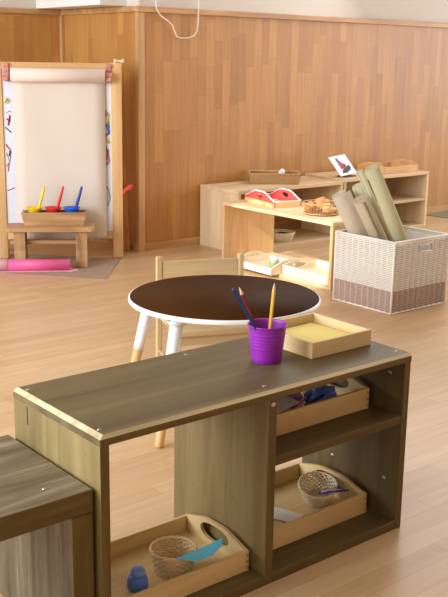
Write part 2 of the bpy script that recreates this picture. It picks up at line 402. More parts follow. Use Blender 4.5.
# ------------------------------------------------------------------ woven baskets
def weave_round(t, r0, r1, h, rows, stakes, mat, mat2=None, thick=.0022, ell=1.0, z0=.0, belly=0.0):
    def rad(f): return r0 + (r1 - r0) * f + belly * math.sin(PI * f)
    mb = MB(); ns = stakes * 4
    hh = h / rows
    for i in range(rows):
        f = (i + .5) / rows; pts = []
        for k in range(ns):
            a = 2 * PI * k / ns
            r = rad(f) + thick * .9 * math.cos(stakes * a / 1.0 + (PI if i % 2 else 0))
            pts.append((r * math.cos(a), ell * r * math.sin(a), z0 + (i + .5) * hh))
        mb.tube(pts, 0, 6, True, sq=(thick * .7, hh * .54))
    o = mb.build('weave', mat, t)
    mb = MB()
    for k in range(stakes):
        a = 2 * PI * (k + .25) / stakes
        mb.tube([(rad(f) * math.cos(a), ell * rad(f) * math.sin(a), z0 + h * f) for f in (0, .25, .5, .75, 1)], thick * .8, 6)
    mb.build('stakes', mat2 or mat, t)
    mb = MB(); n = 48
    for q in (0, 1):
        pts = []
        for k in range(n):
            a = 2 * PI * k / n; w = 10 * a + q * PI
            r = r1 + thick * .9 * math.cos(w)
            pts.append((r * math.cos(a), ell * r * math.sin(a), z0 + h + thick * .9 * math.sin(w)))
        mb.tube(pts, thick * 1.0, 6, True)
    mb.build('rim', mat, t)
    b = MB().lathe([(.0005, z0 + .002), (r0 * .5, z0 + .002), (r0, z0 + .003)], 32)
    b.v = [(x, y * ell, z) for x, y, z in b.v]
    b.build('base', mat, t)
    return t

# ------------------------------------------------------------------ the dark stained shelf unit in front
U0, V0, L, D, H = .928, 1.497, .929, .361, .485
TH = .022
su = thing('shelf_unit', 'low dark-stained wooden shelf unit with open bays and a worn pale top edge', 'shelf', (U0, V0, 0))
ch = .007
vs = [(0, 0, H - TH), (L, 0, H - TH), (L, D, H - TH), (0, D, H - TH),
      (0, 0, H - ch), (L, 0, H - ch), (L, D, H - ch), (0, D, H - ch),
      (.011, ch, H), (L - .002, ch, H), (L - .002, D - .003, H), (.011, D - .003, H)]
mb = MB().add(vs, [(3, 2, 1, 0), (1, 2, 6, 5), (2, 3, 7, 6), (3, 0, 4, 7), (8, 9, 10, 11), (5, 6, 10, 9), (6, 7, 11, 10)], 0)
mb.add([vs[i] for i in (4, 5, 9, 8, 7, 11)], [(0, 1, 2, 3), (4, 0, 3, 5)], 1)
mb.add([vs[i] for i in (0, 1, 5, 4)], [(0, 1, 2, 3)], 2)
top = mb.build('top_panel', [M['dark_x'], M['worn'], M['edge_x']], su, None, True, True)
zt = H - TH - .0005
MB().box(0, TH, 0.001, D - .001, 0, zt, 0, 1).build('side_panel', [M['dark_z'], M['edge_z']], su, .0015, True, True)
MB().box(L - TH, L, 0.001, D - .001, 0, zt, 0, 1).build('side_panel', [M['shaded_z'], M['edge_z']], su, .0015, True, True)
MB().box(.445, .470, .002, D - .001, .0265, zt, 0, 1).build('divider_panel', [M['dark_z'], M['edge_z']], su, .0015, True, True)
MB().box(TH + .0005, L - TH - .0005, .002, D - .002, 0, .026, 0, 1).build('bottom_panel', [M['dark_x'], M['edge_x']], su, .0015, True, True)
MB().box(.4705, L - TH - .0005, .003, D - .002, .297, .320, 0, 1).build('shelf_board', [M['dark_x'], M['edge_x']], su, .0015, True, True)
def screw(p, n, par, r=.0045):
    q = Vector((0, 0, 1)).rotation_difference(Vector(n)).to_matrix().to_4x4()
    b = MB().lathe([(.0003, .0012), (r * .55, .0014), (r, .0004), (r, -.001)], 16)
    b.xf(Matrix.Translation(Vector(p)) @ q)
    return b.build('screw', M['screw'], par)
for p in [(.02, .035), (.02, D - .03), (.458, .035), (.458, D - .03), (L - .02, .035), (L - .02, D - .03)]: screw((p[0], p[1], H), (0, 0, 1), su)
screw((.4575, .002, .449), (0, -1, 0), su, .006)
for p in [(.05, .425), (.05, .13), (.24, .13)]: screw((L - TH, p[0], p[1]), (-1, 0, 0), su, .006)

MB().box(-.0007, .0002, (1.794 - V0) - .002, (1.794 - V0) + .002, .417, .460).build('split', M['handle_dark'], su)['label'] = 'dark crack in the side board'

# small stool-bench of the same make, pushed against its left side
be = thing('bench', 'low dark grey-brown wooden bench at the left, pushed against the shelf unit', 'bench', (U0 - .008, 1.513, 0))
BH = .372
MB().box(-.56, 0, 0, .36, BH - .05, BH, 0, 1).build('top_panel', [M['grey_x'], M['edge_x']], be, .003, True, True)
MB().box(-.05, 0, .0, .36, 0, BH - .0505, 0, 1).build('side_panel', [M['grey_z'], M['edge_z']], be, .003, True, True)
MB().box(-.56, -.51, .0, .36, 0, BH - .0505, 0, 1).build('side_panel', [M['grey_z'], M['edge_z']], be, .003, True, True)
for p in [(-.075, .06), (-.19, .03)]: screw((p[0], p[1], BH), (0, 0, 1), be, .005)

# ------------------------------------------------------------------ trays in the unit
tray('tray', 'birch handled tray on the floor of the left bay, holding basket and blue bottle', .405, .24, .052, .076, (1.158, 1.662, .0265), 0, 'birch trays in the shelf unit', zc=.047, hw_h=.034, hw_w=.11)
tray('tray', 'birch handled tray on the bottom right shelf of the dark unit, holding a round basket', .40, .26, .056, .078, (1.606, 1.707, .0265), 0, 'birch trays in the shelf unit', zc=.050, hw_h=.032, hw_w=.12)
tray('tray', 'birch handled tray on the upper right shelf of the dark unit, full of craft bits', .40, .25, .056, .078, (1.606, 1.713, .3205), 0, 'birch trays in the shelf unit', zc=.050, hw_h=.032, hw_w=.12)

# contents, left bay
bk = thing('basket', 'small light wicker basket with blue paper card in the left bay tray', 'basket', (1.208, 1.636, .0385), 0)
weave_round(bk, .041, .053, .056, 9, 19, M['wicker_light'], thick=.0022)
bc = MB().add([(1.178, 1.588, .099), (1.212, 1.547, .099), (1.254, 1.546, .101), (1.297, 1.565, .104), (1.316, 1.586, .107), (1.255, 1.588, .101)],
              [(0, 1, 5), (1, 2, 5), (2, 3, 4, 5)]).build('paper_card', M['blue_card'], None, None, False)
sm = bc.modifiers.new('thick', 'SOLIDIFY'); sm.thickness = .0012
tag(bc, 'pointed sky blue paper card lying across the small wicker basket', 'paper')
bt = thing('glue_bottle', 'small blue squeeze bottle with round paler cap in the left tray', 'bottle', (1.098, 1.622, .0385), .4)
MB().lathe([(.001, 0), (.021, 0), (.0238, .004), (.0240, .020), (.020, .030), (.010, .034)], 28).build('body', M['blue_bottle'], bt)
MB().lathe([(.0095, .031), (.0155, .033), (.0170, .036), (.0170, .043), (.014, .047), (.007, .0485), (.001, .0487)], 28).xf(Matrix.Translation((0, 0, .034)) @ Matrix.Rotation(.35, 4, 'X') @ Matrix.Translation((0, 0, -.034))).build('cap', M['blue_bottle2'], bt)

# contents, lower right
bk = thing('basket', 'small round woven basket with pens across its rim, lower right tray', 'basket', (1.722, 1.680, .0385), 0)
weave_round(bk, .033, .051, .050, 9, 19, M['wicker_pale'], thick=.002)
bk.rotation_mode = 'AXIS_ANGLE'; bk.rotation_axis_angle = (.30, .774, -.633, 0); bk.location = (1.726, 1.684, .0495)
for i, (mn, a, b, lb) in enumerate([('pen_violet', (1.688, 1.641, .0925), (1.768, 1.607, .0915), 'violet pen lying across the rim of the lower right basket'),
                                    ('pen_white', (1.693, 1.634, .0985), (1.752, 1.626, .0985), 'pale lilac pen crossing the violet pen on the round basket')]):
    t = thing('pen', lb, 'pen', a, 0, 'pens on the round basket')
    d = Vector(b) - Vector(a)
    MB().tube([(0, 0, 0), tuple(d * .8)], .0032, 10).build('barrel', M[mn], t)
    MB().tube([tuple(d * .8), tuple(d)], [.0036, .0026], 10).build('cap', M['pencil_blue' if i == 0 else 'pen_violet'], t)
ex = MB().box(-.03, .03, -.05, .05, 0, .002).build('paper_slip', M['paper_white'])
ex.location = (1.600, 1.685, .0385); ex.rotation_euler = (0, 0, .35)
tag(ex, 'white paper slip lying left of the basket in the lower right tray', 'paper')

# contents, upper right: packets and crayons
def crumple(name, mat, loc, s, seed, parent=None):
    rnd = random.Random(seed); bm = bmesh.new(); bmesh.ops.create_icosphere(bm, subdivisions=3, radius=1)
    for v in bm.verts:
        n = v.co.normalized(); k = 1 + .16 * math.sin(5 * n.x + seed) * math.cos(6 * n.y) + rnd.uniform(-.09, .09)
        v.co = Vector((n.x * s[0] * k, n.y * s[1] * k, max(n.z * s[2] * k, -s[2] * .9)))
    me = bpy.data.meshes.new(name); bm.to_mesh(me); bm.free(); me.materials.append(mat)
    for p in me.polygons: p.use_smooth = rnd.random() < .5
    o = bpy.data.objects.new(name, me); COL.objects.link(o); o.location = loc
    return o
zb = .3325
tag(crumple('cellophane', M['craft_blue'], (1.700, 1.660, zb + .025), (.045, .035, .027), 3), 'crumpled blue cellophane in the upper right tray', 'craft material')
tag(crumple('cellophane', M['craft_purple'], (1.630, 1.715, zb + .026), (.04, .04, .027), 5), 'crumpled violet cellophane beside the blue one in the upper tray', 'craft material')
o = MB().box(-.055, .055, -.035, .035, 0, .003).build('packet', M['card_grey'], None, .001); o.location = (1.535, 1.648, zb + .046); o.rotation_euler = (.2, .05, .3)
tag(o, 'pale grey flat packet at the left of the upper right tray', 'packet')
for i, (x, y, a, mn, lb) in enumerate([(1.60, 1.632, .5, 'craft_pink', 'pink crayon leaning over the craft packet in the upper tray'),
                                       (1.575, 1.66, .7, 'pencil_red', 'dark red crayon behind the pink one in the upper tray'),
                                       (1.65, 1.628, .2, 'pencil_blue', 'navy crayon nearest the front wall of the upper tray')]):
    t = thing('crayon', lb, 'crayon', (x, y, zb + .032), a, 'crayons in the upper tray')
    MB().tube([(-.045, 0, 0), (.037, 0, .004)], .0042, 10).build('stick', M[mn], t)
    MB().tube([(.037, 0, .004), (.047, 0, .0045)], [.004, .0012], 10).build('tip', M['raw_wood'], t)
o = MB().lathe([(.001, 0), (.016, 0), (.017, .003), (.017, .035), (.013, .042), (.001, .043)], 24).build('pot', M['black']); o.location = (1.428, 1.625, zb)
tag(o, 'small black pot at the left end of the upper right tray', 'pot')

# ------------------------------------------------------------------ on top of the unit
st = thing('tray', 'shallow square birch tray holding a yellow sheet on the dark shelf unit', 'tray', (1.719, 1.7165, H + .0005))
w = .215; h = .041; th = .0085
MB().box(-w / 2 + th, w / 2 - th, -w / 2 + th, w / 2 - th, 0, .008).build('base', M['birch_x'], st)
for s in (-1, 1):
    y0 = -w / 2 if s < 0 else w / 2 - th
    MB().box(-w / 2, w / 2, y0, y0 + th, 0, h).build('side_wall', M['birch_x'], st, .0012)
    MB().box(y0, y0 + th, -w / 2 + th, w / 2 - th, 0, h).build('side_wall', M['birch_y'], st, .0012)
o = MB().box(-.085, .085, -.085, .085, 0, .012).build('sheet_stack', M['yellow_paper'], None, .001); o.location = (1.719, 1.7165, H + .009); o.rotation_euler = (0, 0, .05)
tag(o, 'bright yellow stack of square sheets in the shallow birch tray', 'paper')

bu = thing('bucket', 'small purple ribbed metal bucket holding pencils on the dark shelf unit', 'bucket', (1.5145, 1.6685, H + .0005))
prof = [(.001, .0), (.0345, .0), (.0358, .002), (.0362, .007)]
z = .012
for k in range(30):
    z = .008 + .080 * k / 29; r = .0362 + (.0470 - .0362) * (z / .092)
    if .036 < z < .078: r += .0006 * math.sin((z - .036) / .0085 * 2 * PI)
    prof.append((r, z))
prof += [(.0470, .090), (.0486, .0915), (.0490, .0935), (.0484, .0950), (.0470, .0945), (.0462, .092), (.0455, .085), (.0352, .004), (.001, .003)]
MB().lathe(prof, 48).build('body', M['purple'], bu)
tb = MB().box(-.0035, .0035, -.0012, .0012, -.009, .009).build('handle_lug', M['card_grey'], bu, .001)
tb.location = (-.0325, .0265, .078); tb.rotation_euler = (0, 0, .9)
def pencil(label, base, tip, mat, lead, sharp=True):
    base, tip = Vector(base), Vector(tip); d = tip - base; Lg = d.length
    t = thing('pencil', label, 'pencil', base, 0, 'pencils in the purple bucket')
    q = Vector((0, 0, 1)).rotation_difference(d).to_matrix().to_4x4(); r = .0044
    MB().lathe([(r, 0), (r, Lg - (.022 if sharp else .002))], 6, smooth=False, cap0=True, cap1=True).xf(q).build('barrel', mat, t)
    if sharp:
        MB().lathe([(r * .98, Lg - .022), (.0014, Lg - .005)], 12, cap1=True).xf(q).build('sharpened_end', M['raw_wood'], t)
        MB().lathe([(.0014, Lg - .005), (.0002, Lg)], 8).xf(q).build('lead', lead, t)
    else:
        MB().lathe([(r * .9, Lg - .002), (r * .6, Lg), (.0005, Lg)], 12).xf(q).build('end_cap', lead, t)
    return t
pencil('navy blue pencil leaning far left in the purple bucket', (1.527, 1.658, .4915), (1.3990, 1.6640, .6845), M['pencil_blue'], M['blue_lead'], False)
pencil('dark red pencil with bare tip just behind the navy one', (1.533, 1.686, .4915), (1.4345, 1.684, .680), M['pencil_red'], M['raw_wood'])
pencil('yellow pencil standing almost upright in the purple bucket', (1.498, 1.650, .4915), (1.535, 1.669, .682), M['pencil_yellow'], M['graphite'])

# ------------------------------------------------------------------ round table and chair
TC = (2.04, 2.47); TZ = .415; TR = .33
ta = thing('round_table', 'low round table with dark brown top, white rim and white-topped wooden legs', 'table', (TC[0], TC[1], 0))
MB().lathe([(.001, TZ + .0006), (TR - .006, TZ + .0006), (TR - .0055, TZ - .002)], 96).build('top_surface', M['table_black'], ta)
MB().lathe([(.001, TZ - .018), (TR - .01, TZ - .018), (TR - .002, TZ - .016), (TR, TZ - .012), (TR, TZ - .004), (TR - .002, TZ - .001), (TR - .006, TZ), (TR - .008, TZ - .001), (.001, TZ - .001)], 96).build('tabletop', M['white_gloss'], ta)
t0 = math.radians(200.7)
for k in range(4):
    a = t0 - k * PI / 2; A = Vector((.300 * math.cos(a), .300 * math.sin(a), TZ - .018)); B = Vector((.405 * math.cos(a), .405 * math.sin(a), 0))
    dd = (A - B); f = lambda s: tuple(B + dd * s)
    lg = MB().tube([f(.42), f(.5), f(1.0)], [.0195, .0195, .0225], 20).build('leg', M['white_gloss'], ta); lg['label'] = 'white painted upper leg'
    MB().lathe([(.032, TZ - .030), (.034, TZ - .018)], 20, A.x, A.y, cap0=True).build('leg_plate', M['white_gloss'], ta)
    MB().tube([f(0), f(.02), f(.425)], [.0130, .0145, .0188], 20).build('wooden_foot', M['leg_oak'], lg)

cL, cR = Vector((2.089, 2.926, 0)), Vector((2.390, 2.799, 0))
cm = (cL + cR) / 2; ca = math.atan2((cR - cL).y, (cR - cL).x); cw = (cR - cL).length
cr_ = thing('chair', 'small pale beech child chair tucked behind the round table', 'chair', (cm.x, cm.y, 0), ca)
hw = cw / 2
for s in (-1, 1):
    MB().box(s * hw - .011, s * hw + .011, -.012, .012, 0, .47).build('rear_leg', M['chair_z'], cr_, .004)
    MB().box(s * (hw - .005) - .012, s * (hw - .005) + .012, -.285, -.26, 0, .232).build('front_leg', M['chair_z'], cr_, .004)
    MB().tube([(s * hw, -.01, .10), (s * (hw - .005), -.27, .10)], .008, 8).build('stretcher', M['chair_y'], cr_)
MB().box(-hw + .011, hw - .011, -.008, .007, .385, .452).build('back_rail', M['chair_x'], cr_, .004)
MB().box(-hw + .011, hw - .011, -.007, .006, .29, .325).build('back_rail', M['chair_x'], cr_, .004)
MB().box(-hw - .005, hw + .005, -.30, -.014, .2325, .2525).build('seat', M['chair_x'], cr_, .005)
MB().box(-hw + .015, hw - .015, -.282, -.268, .195, .232).build('apron', M['chair_x'], cr_, .002)

# ------------------------------------------------------------------ white and mauve woven storage basket
bx0, bx1, by0, by1, bh, zs = 3.524, 3.936, 2.988, 3.378, .358, .118
wb = thing('storage_basket', 'large square woven basket, white above a mauve brown band, holding rolled mats', 'basket', ((bx0 + bx1) / 2, (by0 + by1) / 2, 0))
hx, hy = (bx1 - bx0) / 2, (by1 - by0) / 2
NSx, NSy = 10, 10
def loop_pts(ph, cut=False):
    pts = []; corners = [(-hx, -hy), (hx, -hy), (hx, hy), (-hx, hy)]
    for e in range(4):
        a, b = corners[e], corners[(e + 1) % 4]; n = (NSx if e % 2 == 0 else NSy); m = n * 6
        nx, ny = (b[1] - a[1]), -(b[0] - a[0]); ln = math.hypot(nx, ny); nx /= ln; ny /= ln
        for k in range(m):
            t = (k + .5) / m
            off = -.0010 + .0048 * abs(math.sin(PI * n * t))
            pts.append((a[0] + (b[0] - a[0]) * t + nx * off, a[1] + (b[1] - a[1]) * t + ny * off, e, t))
    return pts
rows = 38; rh = (bh - .012) / rows
hc0, hc1, hz0, hz1 = .44, .68, .292, .330           # hand hole in the front face
mw, mm_ = MB(), MB()
for i in range(rows):
    zc = .006 + (i + .5) * rh; pts = loop_pts(i)
    tgt = mm_ if zc < zs else mw
    if hz0 < zc < hz1:
        k1 = max(k for k, p in enumerate(pts) if p[2] == 0 and p[3] < hc1) + 1
        k0 = min(k for k, p in enumerate(pts) if p[2] == 0 and p[3] > hc0)
        seq = pts[k1:] + pts[:k0]
        tgt.tube([(p[0], p[1], zc) for p in seq], 0, 6, False, sq=(.0022, rh * .41))
    else:
        tgt.tube([(p[0], p[1], zc) for p in pts], 0, 6, True, sq=(.0022, rh * .41))
mw.build('white_weave', M['wicker_white'], wb); mm_.build('mauve_band', M['wicker_mauve'], wb)
mb = MB(); mb2 = MB()
for e, (a, b) in enumerate([((-hx, -hy), (hx, -hy)), ((hx, -hy), (hx, hy)), ((hx, hy), (-hx, hy)), ((-hx, hy), (-hx, -hy))]):
    n = 10
    for k in range(1, n):
        t = k / n
        if e == 0 and hc0 < t < hc1:
            segs = [(.004, hz0 - .004), (hz1 + .004, bh)]
        else: segs = [(.004, bh)]
        px, py = a[0] + (b[0] - a[0]) * t, a[1] + (b[1] - a[1]) * t
        for z0, z1 in segs:
            mb.tube([(px, py, max(z0, zs)), (px, py, z1)], .0034, 6) if z1 > zs else None
            if z0 < zs: mb2.tube([(px, py, z0), (px, py, zs)], .0034, 6)
    mb.tube([(a[0], a[1], .002), (a[0], a[1], bh)], .006, 8)
mb.build('stakes', M['wicker_white'], wb); mb2.build('lower_stakes', M['wicker_mauve2'], wb)
cs = [(-hx, -hy), (hx, -hy), (hx, hy), (-hx, hy)]
mb = MB().tube([(x, y, bh) for x, y in cs + cs[:1]], .0065, 8).tube([(x, y, bh - .011) for x, y in cs + cs[:1]], .005, 8)
mb.build('rim', M['wicker_white'], wb)
MB().tube([(x, y, .006) for x, y in cs + cs[:1]], .006, 8).build('bottom_rim', M['wicker_white'], wb)
xa, xb = -hx + 2 * hx * hc0, -hx + 2 * hx * hc1
MB().tube([(xa, -hy, hz0), (xb, -hy, hz0), (xb, -hy, hz1), (xa, -hy, hz1)], .0048, 8, True).build('hand_hole_edging', M['wicker_white'], wb)
q = .004
lin = MB().box(-hx + q, hx - q, -hy + q, hy - q, .004, .007)
lin.box(-hx + q, -hx + q + .001, -hy + q, hy - q, zs, bh - .01).box(hx - q - .001, hx - q, -hy + q, hy - q, zs, bh - .01).box(-hx + q, hx - q, hy - q - .001, hy - q, zs, bh - .01)
lin.box(-hx + q, hx - q, -hy + q, -hy + q + .001, zs, hz0 - .005).box(-hx + q, hx - q, -hy + q, -hy + q + .001, hz1 + .005, bh - .01)
lin.box(-hx + q, xa - .003, -hy + q, -hy + q + .001, hz0 - .005, hz1 + .005).box(xb + .003, hx - q, -hy + q, -hy + q + .001, hz0 - .005, hz1 + .005)
lin.build('inner_lining', M['wicker_gap'], wb)
il = MB()
g = q + .0015
il.box(-hx + g, -hx + g + .001, -hy + g, hy - g, .008, bh - .012).box(hx - g - .001, hx - g, -hy + g, hy - g, .008, bh - .012).box(-hx + g, hx - g, hy - g - .001, hy - g, .008, bh - .012)
il.build('white_inside', M['wicker_white'], wb)
lb = MB().box(-hx + q, -hx + q + .001, -hy + q, hy - q, .008, zs).box(hx - q - .001, hx - q, -hy + q, hy - q, .008, zs).box(-hx + q, hx - q, hy - q - .001, hy - q, .008, zs).box(-hx + q, hx - q, -hy + q, -hy + q + .001, .008, zs)
lb.build('lower_lining', M['wicker_gap2'], wb)

def roll(label, top, rim, r, mat, turns=3.5, zend=.05, flap=0.0, hole=.010, spin=0.0):
    T, Q = Vector(top), Vector(rim); B = Q + (Q - T) * ((Q.z - zend) / (T.z - Q.z)); d = T - B; Lg = d.length
    q = Vector((0, 0, 1)).rotation_difference(d).to_matrix().to_4x4()
    n = int(turns * 28); mb = MB(); vs = []; fs = []
    for k in range(n + 1):
        t = k / n; a = spin + 2 * PI * turns * t
        rr = hole + (r - hole) * t
        if k == n and flap: rr = r
        vs += [(rr * math.cos(a), rr * math.sin(a), 0), (rr * math.cos(a), rr * math.sin(a), Lg)]
    if flap:
        a = spin + 2 * PI * turns; 
        for j in range(1, 5):
            s = flap * j / 4
            p = (r * math.cos(a) - s * math.sin(a) + s * .25 * math.cos(a), r * math.sin(a) + s * math.cos(a) + s * .25 * math.sin(a))
            vs += [(p[0], p[1], 0), (p[0], p[1], Lg)]
    for k in range(len(vs) // 2 - 1): fs.append((2 * k, 2 * k + 2, 2 * k + 3, 2 * k + 1))
    mb.add(vs, fs, 0, True).xf(Matrix.Translation(B) @ q)
    o = mb.build('rolled_mat', mat, None, None, False)
    s = o.modifiers.new('thick', 'SOLIDIFY'); s.thickness = (r - hole) / turns * .82; s.offset = -1
    return tag(o, label, 'mat', 'rolled mats in the woven basket')
roll('tall sage green rolled mat leaning out of the basket, nearest the viewer', (3.478, 3.121, .709), (3.675, 3.092, .362), .037, M['mat_green'], zend=.10, spin=2.2)
roll('thin pale green rolled mat right behind the tall sage green one', (3.597, 3.304, .668), (3.764, 3.258, .362), .020, M['mat_green2'], 2.5, hole=.006, zend=.1)
roll('short pale green rolled mat peeking out behind the two taller mats', (3.62, 3.332, .590), (3.760, 3.320, .362), .034, M['mat_green2'], zend=.2)
roll('taupe rolled mat standing in the middle of the woven basket', (3.545, 3.240, .540), (3.664, 3.232, .362), .045, M['mat_taupe'], zend=.1, spin=1.0)
roll('grey beige rolled mat with loose flap at the left of the woven basket', (3.500, 3.345, .556), (3.602, 3.315, .362), .045, M['mat_grey'], 3.0, flap=.028, zend=.1, spin=-1.5)

# ------------------------------------------------------------------ sunny low shelf in the middle distance
s2h = .371; sx0, sx1, sy0, sy1 = 3.65, 4.06, 3.525, 4.455
s2 = thing('low_shelf', 'low pale wooden open shelf standing left of the woven basket', 'shelf', (sx0, sy0, 0))
dx, dy = sx1 - sx0, sy1 - sy0
MB().box(0, dx, 0, dy, s2h - .02, s2h).build('top_panel', M['pine_y'], s2, .002)
MB().box(.001, dx, dy - .02, dy, 0, s2h - .0205).build('end_panel', M['easel_z'], s2, .002)
MB().box(.001, dx, 0, .02, 0, s2h - .0205).build('end_panel', M['easel_z'], s2, .002)
MB().box(.004, dx - .004, .0205, dy - .0205, 0, .018).build('bottom_panel', M['pine_y'], s2, .002)

RZ = -.18
t = tray('tray', 'red tray with white edging and arched hand-hole side on the sunny low shelf', .19, .335, .034, .078, (3.850, 4.225, s2h + .0005), RZ, None, 'easel', M['tray_red'], zc=.050, hw_h=.024, hw_w=.075, endmat=M['tray_red'])
MB().box(-.0965, -.0952, -.166, .166, .001, .026).build('tan_strip', M['tray_tan'], t)
mb = MB()
for sg in (-1, 1): mb.tube([(sg * .0905, p[0], p[1] + .001) for p in arch_outline(.335, .034, .078)[2:]], .0045, 6)
for sg in (-1, 1): mb.tube([(-.09, sg * .163, .035), (.09, sg * .163, .035)], .0035, 6)
mb.build('white_edging', M['paper_white'], t)
for x, y, a, z, mn, lb in [(.02, .06, .4, .013, 'paper_white', 'white card lying in the red tray, farthest from the bread basket'), (.01, -.02, -.3, .016, 'tray_tan', 'tan card lying in the middle of the red tray'), (.03, -.10, .2, .019, 'paper_white', 'white card lying in the red tray nearest the bread basket')]:
    o = MB().box(-.04, .04, -.035, .035, 0, .0015).build('card', M[mn]); o.location = (3.850 + math.cos(RZ) * x - math.sin(RZ) * y, 4.225 + math.sin(RZ) * x + math.cos(RZ) * y, s2h + z)
    o.rotation_euler = (0, 0, a); tag(o, lb, 'card', 'cards in the red tray')

bb = thing('wire_basket', 'round brown wire basket of round orange-brown foods on the sunny low shelf', 'basket', (3.808, 3.776, s2h + .0005))
mb = MB()
for k in range(34):
    a = 2 * PI * k / 34
    mb.tube([(.075 * math.cos(a), .075 * math.sin(a), .004), (.094 * math.cos(a), .094 * math.sin(a), .025), (.104 * math.cos(a), .104 * math.sin(a), .062)], .0018, 6)
mb.build('ribs', M['wire_brown'], bb)
MB().tube([(.104 * math.cos(2 * PI * k / 48), .104 * math.sin(2 * PI * k / 48), .063) for k in range(48)], .0042, 8, True).build('rim', M['wire_brown'], bb)
MB().lathe([(.001, .003), (.085, .003), (.098, .006), (.098, .011), (.088, .010), (.001, .006)], 40).build('base', M['wire_brown'], bb)
def blob(name, label, loc, s, mat, seed, group):
    o = crumple(name, mat, loc, s, seed)
    for p in o.data.polygons: p.use_smooth = True
    return tag(o, label, 'food', group)
blob('play_food', 'large round orange brown food on the far side of the wire basket', (3.838, 3.801, s2h + .052), (.045, .040, .036), M['bread'], 1, 'round foods in the wire basket')
blob('play_food', 'smaller orange brown round food at the left of the wire basket', (3.776, 3.824, s2h + .042), (.034, .030, .027), M['bread'], 4, 'round foods in the wire basket')
blob('play_food', 'pale yellow round food at the near right of the wire basket', (3.805, 3.723, s2h + .038), (.034, .030, .028), M['bread2'], 6, 'round foods in the wire basket')

tray('tray', 'pale arched tray on the low shelf floor, right one, catching bright sun', .375, .27, .055, .075, (3.80, 3.737, .0185), PI / 2, 'arched trays on the low shelf floor', 'ply', zc=.048, hw_h=.03)
tray('tray', 'pale arched tray on the low shelf floor, left one, holding a grey jar', .31, .27, .040, .074, (3.72, 4.085, .0185), PI / 2, 'arched trays on the low shelf floor', 'ply', zc=.042, hw_h=.028)
jr = thing('jar', 'small grey glass jar with green label in the left arched tray', 'jar', (3.70, 4.03, .0305))
MB().lathe([(.001, 0), (.028, 0), (.030, .004), (.030, .045), (.026, .052)], 24).build('body', M['jar_grey'], jr)
MB().lathe([(.0305, .014), (.0305, .038)], 24).build('paper_label', M['jar_green'], jr)
MB().lathe([(.027, .051), (.028, .053), (.028, .062), (.001, .063)], 24).build('lid', M['card_grey'], jr)

# ------------------------------------------------------------------ shelves along the right wall
f1 = 4.585; b1 = 4.978
sh = thing('wall_shelf', 'long low pine shelf along the panelled wall, left one, holding a wicker tray', 'shelf', (3.888, f1, 0))
W1, D1, H1 = .945, b1 - f1, .402
MB().box(0, W1, 0, D1, H1 - .022, H1).build('top_panel', M['pine_x'], sh, .002)
for x in (0, W1 - .022): MB().box(x, x + .022, 0.001, D1, 0, H1 - .0225).build('side_panel', M['pine_z'], sh, .002)
MB().box(.0225, W1 - .0225, .004, D1 - .002, .0, .022).build('bottom_panel', M['pine_x'], sh, .002)
MB().box(.0225, W1 - .0225, D1 - .012, D1 - .002, .0225, H1 - .0225).build('back_panel', M['old_x'], sh)
sh = thing('wall_shelf', 'pine shelf along the panelled wall, right one with middle board, bearing photo and tray', 'shelf', (4.842, f1, 0))
W2, H2 = .910, .416
MB().box(0, W2, 0, D1, H2 - .022, H2).build('top_panel', M['pine_x'], sh, .002)
for x in (0, W2 - .022): MB().box(x, x + .022, 0.001, D1, 0, H2 - .0225).build('side_panel', M['pine_z'], sh, .002)
MB().box(.0225, W2 - .0225, .004, D1 - .002, .0, .022).build('bottom_panel', M['pine_x'], sh, .002)
MB().box(.0225, W2 - .0225, .004, D1 - .0125, .200, .220).build('shelf_board', M['pine_x'], sh, .002)
MB().box(.0225, W2 - .0225, D1 - .012, D1 - .002, .0225, H2 - .0225).build('back_panel', M['pine_x'], sh)

# rectangular wicker tray-basket
wt = thing('wicker_tray', 'rectangular brown wicker tray on the left wall shelf with white tissue', 'basket', (4.385, 4.800, H1 + .0005), -math.radians(39.5))
def weave_rect(t, hx, hy, h, rows, ns, mat, flare=.01, th=.0022):
    mb = MB(); cs = [(-1, -1), (1, -1), (1, 1), (-1, 1)]; rh = h / rows
    for i in range(rows):
        f = (i + .5) / rows; ex, ey = hx - flare * (1 - f), hy - flare * (1 - f); pts = []
        for e in range(4):
            a, b = cs[e], cs[(e + 1) % 4]; n = ns[e % 2]; m = n * 4
            nx, ny = (b[1] - a[1]) / 2, -(b[0] - a[0]) / 2
            for k in range(m):
                u = (k + .5) / m; off = th * math.cos(PI * n * u + PI * i)
                pts.append(((a[0] + (b[0] - a[0]) * u) * ex + nx * off, (a[1] + (b[1] - a[1]) * u) * ey + ny * off, (i + .5) * rh))
        mb.tube(pts, 0, 6, True, sq=(th * .9, rh * .55))
    mb.build('weave', mat, t)
    mb = MB()
    for o, zz in ((0, h), (.004, h + .005)): mb.tube([(a * (hx + o - .002), b * (hy + o - .002), zz) for a, b in cs + cs[:1]], .0048, 8)
    mb.build('rim', mat, t)
    MB().box(-hx + flare, hx - flare, -hy + flare, hy - flare, .001, .005).build('base', mat, t)
weave_rect(wt, .168, .098, .062, 12, (20, 11), M['wicker_brown'])
tag(crumple('tissue', M['tissue'], (4.447, 4.795, H1 + .062), (.022, .018, .028), 9), 'crumpled white tissue sticking out of the brown wicker tray', 'tissue')

# oval willow basket on the shelf floor
ob = thing('basket', 'pale round willow basket of dark bits on the floor of left wall shelf', 'basket', (4.375, 4.70, .0225))
weave_round(ob, .062, .086, .055, 9, 21, M['wicker_pale'], thick=.003)
tag(crumple('filling_heap', M['dark_filling'], (4.375, 4.70, .0525), (.066, .06, .024), 2), 'dark brown pieces heaped in the pale willow basket', 'basket contents')['kind'] = 'stuff'

